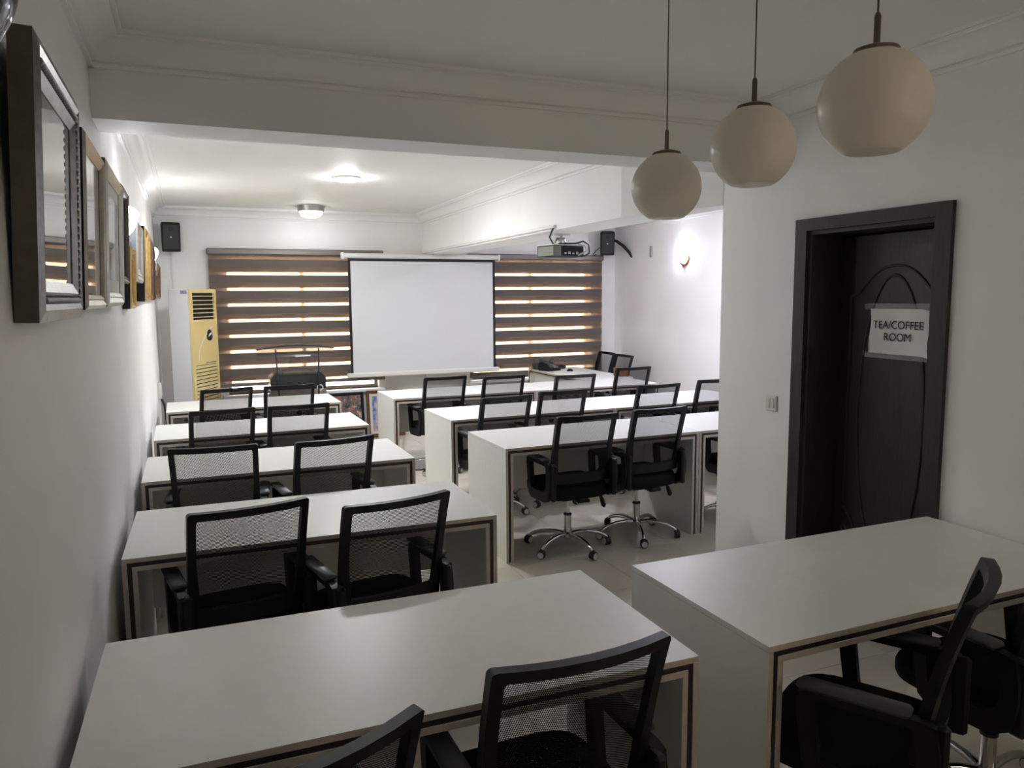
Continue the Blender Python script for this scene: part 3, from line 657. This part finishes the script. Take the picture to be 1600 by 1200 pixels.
picture('silver framed picture hung higher than the gold one beside it', 4.84, 5.48, 1.815, 2.165, M_PALE, M_NAVY, 0.06, 0.046, P2, 0.03)
picture('bright gold framed picture, first of the gold pair', 5.58, 6.00, 1.70, 2.19, M_GOLD, M_BLACK, 0.05, 0.048, P5)
picture('darker gold framed picture, second of the gold pair', 6.04, 6.44, 1.705, 2.19, M_GOLD, M_BROWNF, 0.05, 0.044, P4)
picture('thin dark framed picture with pale mat past the gold pair', 6.52, 6.90, 1.715, 2.175, M_BROWNF, M_BRONZE, 0.03, 0.044, P3, 0.05)
picture('black framed picture just before the far sconce', 6.96, 7.30, 1.71, 2.165, M_BLACK, M_BLACK, 0.035, 0.044, P4)
picture('brown framed picture right below the far sconce', 7.36, 7.95, 1.715, 1.975, M_BROWNF, M_BROWNF, 0.045, 0.046, P4, 0.02)
picture('brown framed picture last on the wall before the corner', 8.02, 8.66, 1.72, 2.06, M_BROWNF, M_BRONZE, 0.05, 0.044, P5, 0.02)
# two photographs standing on the floor against the back wall
PA = print_mat('print_uniforms', [(0.02, 0.02, 0.025), (0.07, 0.075, 0.07), (0.13, 0.14, 0.14), (0.30, 0.12, 0.09), (0.42, 0.34, 0.27), (0.5, 0.55, 0.52)], 26, 0.2)
PB = print_mat('print_blue_figures', [(0.05, 0.10, 0.40), (0.07, 0.14, 0.50), (0.30, 0.33, 0.45), (0.55, 0.40, 0.36), (0.62, 0.66, 0.72)], 18, 0.2)
picture('black framed group photograph leaning on the back wall beneath the window', 1.37, 1.86, 0, 0.565, M_BLACK, M_BLACK, 0.035, 0.025, PA, 0.0, name='leaning_picture', group='photographs on the floor', loc=(1.615, 9.24, 0.004), rot=(math.radians(-10), 0, 0))
picture('brown framed photograph of blue figures leaning on the back wall by the right desks', 1.87, 2.33, 0, 0.575, M_BROWNF, M_BROWNF, 0.04, 0.025, PB, 0.035, name='leaning_picture', group='photographs on the floor', loc=(2.12, 9.235, 0.004), rot=(math.radians(-10), 0, math.radians(-4)))

# ------------------------------------------------------------------ floor standing air conditioner
ac = thing('air_conditioner', 'tall cream floor-standing air conditioner in the far left corner', 'air conditioner', (-0.04, 8.40, 0), math.radians(60.5))
AW, AD, AH = 0.52, 0.235, 1.815
part('cabinet', MB().rbox(0, AW, 0.022, AD, 0, AH, 0.006), M_ACSIDE, ac)
fp = MB().box(0, 0.045, 0, 0.022, 0.02, AH).box(AW-0.045, AW, 0, 0.022, 0.02, AH).box(0.045, AW-0.045, 0, 0.022, AH-0.04, AH).box(0.045, AW-0.045, 0, 0.022, 1.03, 1.50).box(0.045, AW-0.045, 0, 0.022, 0.02, 0.20)
part('front_panel', fp, M_ACFRONT, ac)
for z0, z1 in ((1.50, AH-0.04), (0.20, 1.03)): part('grille_recess', MB().box(0.045, AW-0.045, 0.016, 0.021, z0, z1), M_BLACK, ac)
for k in range(6): part('outlet_louvre', MB().rbox(0.045, AW-0.045, -0.004, 0.012, 1.522+0.043*k, 1.531+0.043*k, 0.002), M_ACFRONT2, ac)
lv = MB().rbox(0.045, AW-0.045, -0.003, 0.014, 0, 0.029, 0.003).mesh('intake_louvre', M_ACFRONT2)
for k in range(22): link('intake_louvre', lv, ac, (0, 0, 0.208+0.0375*k))
part('seam', MB().box(0.0, AW, -0.0015, 0.0, 1.485, 1.489), M_ACFRONT2, ac)
part('swoosh_line', MB().tube([(0.11+0.30*(k/10)**1.8, -0.001, 1.06+0.36*(k/10)**0.8) for k in range(11)], 0.003, 6), M_ACSIDE, ac)
bd = MB().prism([(0.345+0.055*math.sin(a)*(1-0.25*math.cos(a)), -0.006, 1.335+0.06*math.cos(a)) for a in [2*PI*k/20 for k in range(20)]], (0, 0.006, 0)); bp_ = part('badge', bd, M_NAVY, ac)
part('badge_mark', MB().prism([(0.31, -0.0085, 1.315), (0.38, -0.0085, 1.345), (0.375, -0.0085, 1.362), (0.33, -0.0085, 1.345)], (0, 0.002, 0)), M_WMETAL, bp_)
part('name_strip', MB().box(0.25, 0.46, -0.001, 0.0, 1.044, 1.052), M_BRONZE, ac)
part('sticker', MB().box(-0.001, 0.0, 0.03, 0.10, 1.765, 1.80), mat('sticker_print', (0.25, 0.25, 0.35), 0.4, noise=0.7, nscale=60), ac)

# ------------------------------------------------------------------ lectern
lc = thing('lectern', 'black lectern with clear acrylic top standing before the left blind', 'lectern', (0.995, 8.40, 0), 0)
oc = [(-0.29, 0.05), (0.29, 0.05), (0.29, 0.86), (0.235, 0.915), (-0.235, 0.915), (-0.29, 0.86)]
part('body', MB().prism([(x, 0.05, z) for x, z in oc], (0, 0.30, 0)), M_SMOKE, lc)
part('plinth', MB().rbox(-0.34, 0.34, 0.0, 0.40, 0.0, 0.05, 0.01), M_SMOKE, lc)
part('front_band', MB().box(-0.292, 0.292, 0.045, 0.0495, 0.60, 0.735), M_STEEL, lc)
part('emblem', MB().lathe([(0.022, 0.040), (0.026, 0.037), (0.034, 0.037), (0.036, 0.0445)], 20, (0.225, 0, 0.745), axis='y', cap=False), M_RING, lc, 40)
for s in (-1, 1): part('post', MB().tube([(s*0.205, 0.02, 0.62), (s*0.215, 0.03, 0.9), (s*0.225, 0.05, 1.175)], 0.009, 8), M_SMOKE, lc, 50)
N = 16; top = [(-0.41, 1.095), (0.34, 1.095)]+[(0.41-0.82*k/N, 1.165+0.035*math.sin(PI*k/N)) for k in range(N+1)]
# sloping clear reading plate: low edge towards the speaker
part('reading_plate', MB().prism([(x, 0.02+(z-1.095)*2.2, z) for x, z in top], (0, 0.006, 0.004)), M_ACRY, lc)
edge = [(x, 0.02+(z-1.095)*2.2, z+0.002) for x, z in top[2:]]
part('plate_edge', MB().tube(edge, 0.008, 6), M_SMOKE, lc)
part('shield', MB().prism([(-0.2, 0.03, 0.9), (0.2, 0.03, 0.9), (0.2, 0.035, 1.09), (-0.2, 0.035, 1.09)], (0, 0.005, 0)), M_ACRY, lc)

# ------------------------------------------------------------------ loudspeakers, projector
def speaker(label, loc, rot):
    t = thing('loudspeaker', label, 'loudspeaker', loc, rot=rot, group='small black wall loudspeakers')
    b = MB(); prof = [(-0.098, 0.0), (0.098, 0.0), (0.075, 0.16), (-0.075, 0.16)]
    lay = [(0.86, -0.158), (0.96, -0.150), (1.0, 0.12), (0.97, 0.150), (0.85, 0.158)]; vs_ = [(x*s, (y-0.08)*s+0.08, z) for s, z in lay for x, y in prof]
    b.add(vs_, [(i*4+k, i*4+(k+1) % 4, (i+1)*4+(k+1) % 4, (i+1)*4+k) for i in range(4) for k in range(4)]+[(3, 2, 1, 0), (16, 17, 18, 19)])
    part('cabinet', b, M_PLASTIC, t)
    part('grille', MB().rbox(-0.082, 0.082, -0.007, 0.0, -0.135, 0.135, 0.005), M_RUBBER, t)
    part('badge', MB().box(-0.008, 0.008, -0.009, -0.007, -0.01, 0.006), M_RING, t)
    part('tweeter_ring', MB().lathe([(0.012, -0.008), (0.016, -0.0095), (0.02, -0.008)], 16, (0, 0, 0.085), axis='y', cap=False), M_PLASTIC, t, 40)
    part('wall_bracket', MB().rbox(-0.03, 0.03, 0.155, 0.20, -0.05, 0.05, 0.004), M_PLASTIC, t)
    return t
speaker('small black loudspeaker on the back wall above the air conditioner', (-0.20, 9.195, 2.385), (math.radians(3), 0, math.radians(6)))
speaker('small black loudspeaker on a bracket in the far right corner', (5.17, 9.13, 2.41), (math.radians(8), 0, math.radians(-25)))
tag(part('cable_conduit', MB().box(-0.215, -0.195, 9.385, 9.40, 1.3, 2.23), M_WMETAL), 'thin white cable conduit running down below the left loudspeaker', 'conduit')
tag(part('speaker_cable', MB().tube([(5.27, 9.22, 2.47), (5.33, 9.17, 2.45), (5.385, 9.08, 2.38), (5.415, 8.98, 2.29), (5.425, 8.93, 2.22)], [0.012, 0.020, 0.022, 0.020, 0.010], 10), M_CABLE, None, 50), 'thick taped black cable drooping beside the right loudspeaker', 'cable')
tag(part('speaker_wire', MB().tube([(5.09, 9.20, 2.36), (5.03, 9.20, 2.31), (4.99, 9.2, 2.27), (5.01, 9.2, 2.255), (5.04, 9.2, 2.27)], 0.006, 6), M_CABLE, None, 50), 'short black wire loop hanging left of the right loudspeaker', 'cable')
tag(part('wall_clip', MB().rbox(XR-0.02, XR, 8.46, 8.50, 2.20, 2.34, 0.005), M_STEEL), 'small grey metal clip on the far right wall near the sconce', 'clip')

pj = thing('projector', 'black ceiling projector hanging from the long beam', 'projector', (2.90, 5.93, 2.235), math.radians(12))
part('mount_plate', MB().rbox(-0.07, 0.07, -0.05, 0.05, -0.012, 0.0, 0.003), M_WMETAL, pj)
part('mount_pole', MB().tube([(0, 0, -0.01), (0, 0, -0.085)], 0.018, 10).rbox(-0.03, 0.03, -0.03, 0.03, -0.05, -0.03, 0.004), M_STEEL, pj, 40)
part('mount_bracket', MB().rbox(-0.075, 0.075, -0.06, 0.06, -0.092, -0.080, 0.003), M_WMETAL, pj)
for s in (-1, 1): part('mount_arm', MB().tube([(s*0.03, 0, -0.03), (s*0.05, 0, -0.06), (s*0.06, 0, -0.088)], 0.007, 6), M_STEEL, pj)
bo = part('body', MB().rbox(-0.165, 0.165, -0.12, 0.12, -0.195, -0.10, 0.01), M_PLASTIC, pj)
part('top_shell', MB().rbox(-0.158, 0.158, -0.112, 0.112, -0.102, -0.093, 0.003), M_WMETAL, pj)
part('side_vent', MB().rbox(-0.169, -0.085, -0.124, 0.10, -0.188, -0.108, 0.004), M_GREEN, bo)
for k in range(5): part('port', MB().box(-0.05+0.042*k, -0.028+0.042*k, -0.1225, -0.12, -0.172, -0.160+0.008*(k % 2)), M_RING, bo)
part('lens', MB().lathe([(0.0, 0.12), (0.035, 0.12), (0.035, 0.14), (0.028, 0.145), (0, 0.142)], 20, (0.09, 0, -0.148), axis='y'), M_RUBBER, pj, 40)
tag(part('projector_cable', MB().tube([(2.672, 5.56, 2.27), (2.665, 5.60, 2.23), (2.70, 5.72, 2.19), (2.80, 5.84, 2.13), (2.86, 5.86, 2.15), (2.98, 5.80, 2.15), (3.05, 5.80, 2.17), (3.10, 5.79, 2.14), (3.10, 5.785, 2.07), (3.05, 5.785, 2.045)], 0.007, 8), M_CABLE, None, 60), 'black cable looping from the beam over to the projector', 'cable')
tag(part('white_cable', MB().tube([(3.0, 5.80, 2.148), (3.06, 5.785, 2.13), (3.07, 5.778, 2.09), (3.0, 5.79, 2.05)], 0.006, 8), M_GREYC, None, 60), 'pale cable loop at the back of the projector', 'cable')
tag(part('cable_trunking', MB().rbox(2.655, 2.68, 5.55, 9.36, 2.25, 2.275, 0.004), M_WMETAL), 'white plastic cable trunking along the lower edge of the long beam', 'trunking')

# ------------------------------------------------------------------ things on the far desk
def on_desk(z=0.0): return 0.75+z
ph = thing('telephone', 'black desk telephone with handset on the far right desk', 'telephone', (4.24, 8.98, 0.75), math.radians(20))
part('base', MB().prism([(-0.11, -0.09, 0), (-0.11, 0.10, 0), (-0.11, 0.10, 0.105), (-0.11, -0.09, 0.035)], (0.22, 0, 0)), M_PLASTIC, ph)
part('handset', MB().tube([(-0.07, -0.10, 0.06), (-0.07, -0.06, 0.092), (-0.07, 0.0, 0.115), (-0.07, 0.06, 0.125), (-0.07, 0.10, 0.118)], [0.026, 0.02, 0.017, 0.02, 0.026], 10), M_PAD, ph, 60)
part('keypad', MB().prism([(0.0, -0.075, 0.0405), (0.0, 0.02, 0.0755), (0.0, 0.02, 0.0785), (0.0, -0.075, 0.0435)], (0.09, 0, 0)), M_GREEN, ph)
rt = thing('router', 'black wireless router with aerial behind the telephone', 'router', (4.44, 9.21, 0.75), math.radians(-10))
part('box', MB().rbox(-0.12, 0.12, -0.07, 0.07, 0.0, 0.045, 0.012), M_PLASTIC, rt)
part('aerial', MB().tube([(-0.10, 0.06, 0.03), (-0.08, 0.065, 0.08), (-0.03, 0.07, 0.15)], 0.006, 6), M_PLASTIC, rt)
ad = thing('adapter_box', 'dark box with tangled wires at the left edge of the far right desk', 'box', (4.165, 9.20, 0.75), 0.2)
part('box', MB().rbox(-0.05, 0.07, -0.06, 0.06, 0.0, 0.075, 0.008), M_PAD, ad)
part('wire', MB().tube([(-0.04, 0, 0.07), (-0.05, 0.02, 0.13), (0.0, 0.03, 0.17), (0.06, 0.02, 0.15), (0.07, 0.0, 0.08)], 0.004, 6), M_CABLE, ad, 60)
part('wire', MB().tube([(-0.05, -0.02, 0.05), (-0.10, -0.02, 0.03), (-0.13, 0.0, -0.04), (-0.135, 0.01, -0.15), (-0.12, 0.03, -0.25)], 0.005, 6), M_CABLE, ad, 60)
ms = thing('computer_mouse', 'small black computer mouse on the far right desk', 'mouse', (4.44, 8.80, 0.75), 0.5)
part('shell', MB().lathe([(0.0, 0.034), (0.02, 0.031), (0.035, 0.02), (0.042, 0.004), (0.040, 0.0), (0, 0.0)], 16), M_PLASTIC, ms, 60); part('wheel', MB().lathe([(0, -0.003), (0.008, -0.003), (0.008, 0.003), (0, 0.003)], 10, (0, 0.015, 0.028), axis='x'), M_RING, ms)
wb = thing('wooden_box', 'small brown wooden box on the near end of the telephone desk', 'box', (4.715, 7.98, 0.75), 0.0)
part('body', MB().rbox(-0.06, 0.06, -0.08, 0.08, 0.0, 0.085, 0.004), M_WOODB, wb); part('lid', MB().rbox(-0.064, 0.064, -0.085, 0.085, 0.085, 0.10, 0.004), M_BROWNF, wb)

# ------------------------------------------------------------------ small wall fittings
ot = thing('wall_outlet', 'white socket box low on the left wall beside the air conditioner', 'socket', (wx(8.05), 8.05, 0.84))
part('box', MB().rbox(0.0, 0.032, -0.045, 0.045, -0.075, 0.075, 0.005), M_SWITCH, ot)
for k in (-0.03, 0.03): part('socket_face', MB().rbox(0.032, 0.035, -0.03, 0.03, k-0.022, k+0.022, 0.001), M_WMETAL, ot)
tag(part('power_cord', MB().tube([(wx(8.05)+0.03, 8.05, 0.755), (wx(8.0)+0.05, 8.03, 0.70), (wx(8.0)+0.06, 8.02, 0.55), (wx(8.0)+0.05, 8.02, 0.2), (wx(8.0)+0.06, 8.05, 0.012), (-0.2, 8.3, 0.01)], 0.011, 8), M_CABLE, None, 60), 'black power cord hanging from the left wall socket', 'cord')
tag(part('floor_cable', MB().tube([(1.62, 7.30, 0.006), (1.80, 7.32, 0.006), (2.0, 7.24, 0.006), (2.12, 7.30, 0.006)], 0.006, 6), M_CABLE, None, 60), 'thin black cable lying on the aisle floor', 'cable')
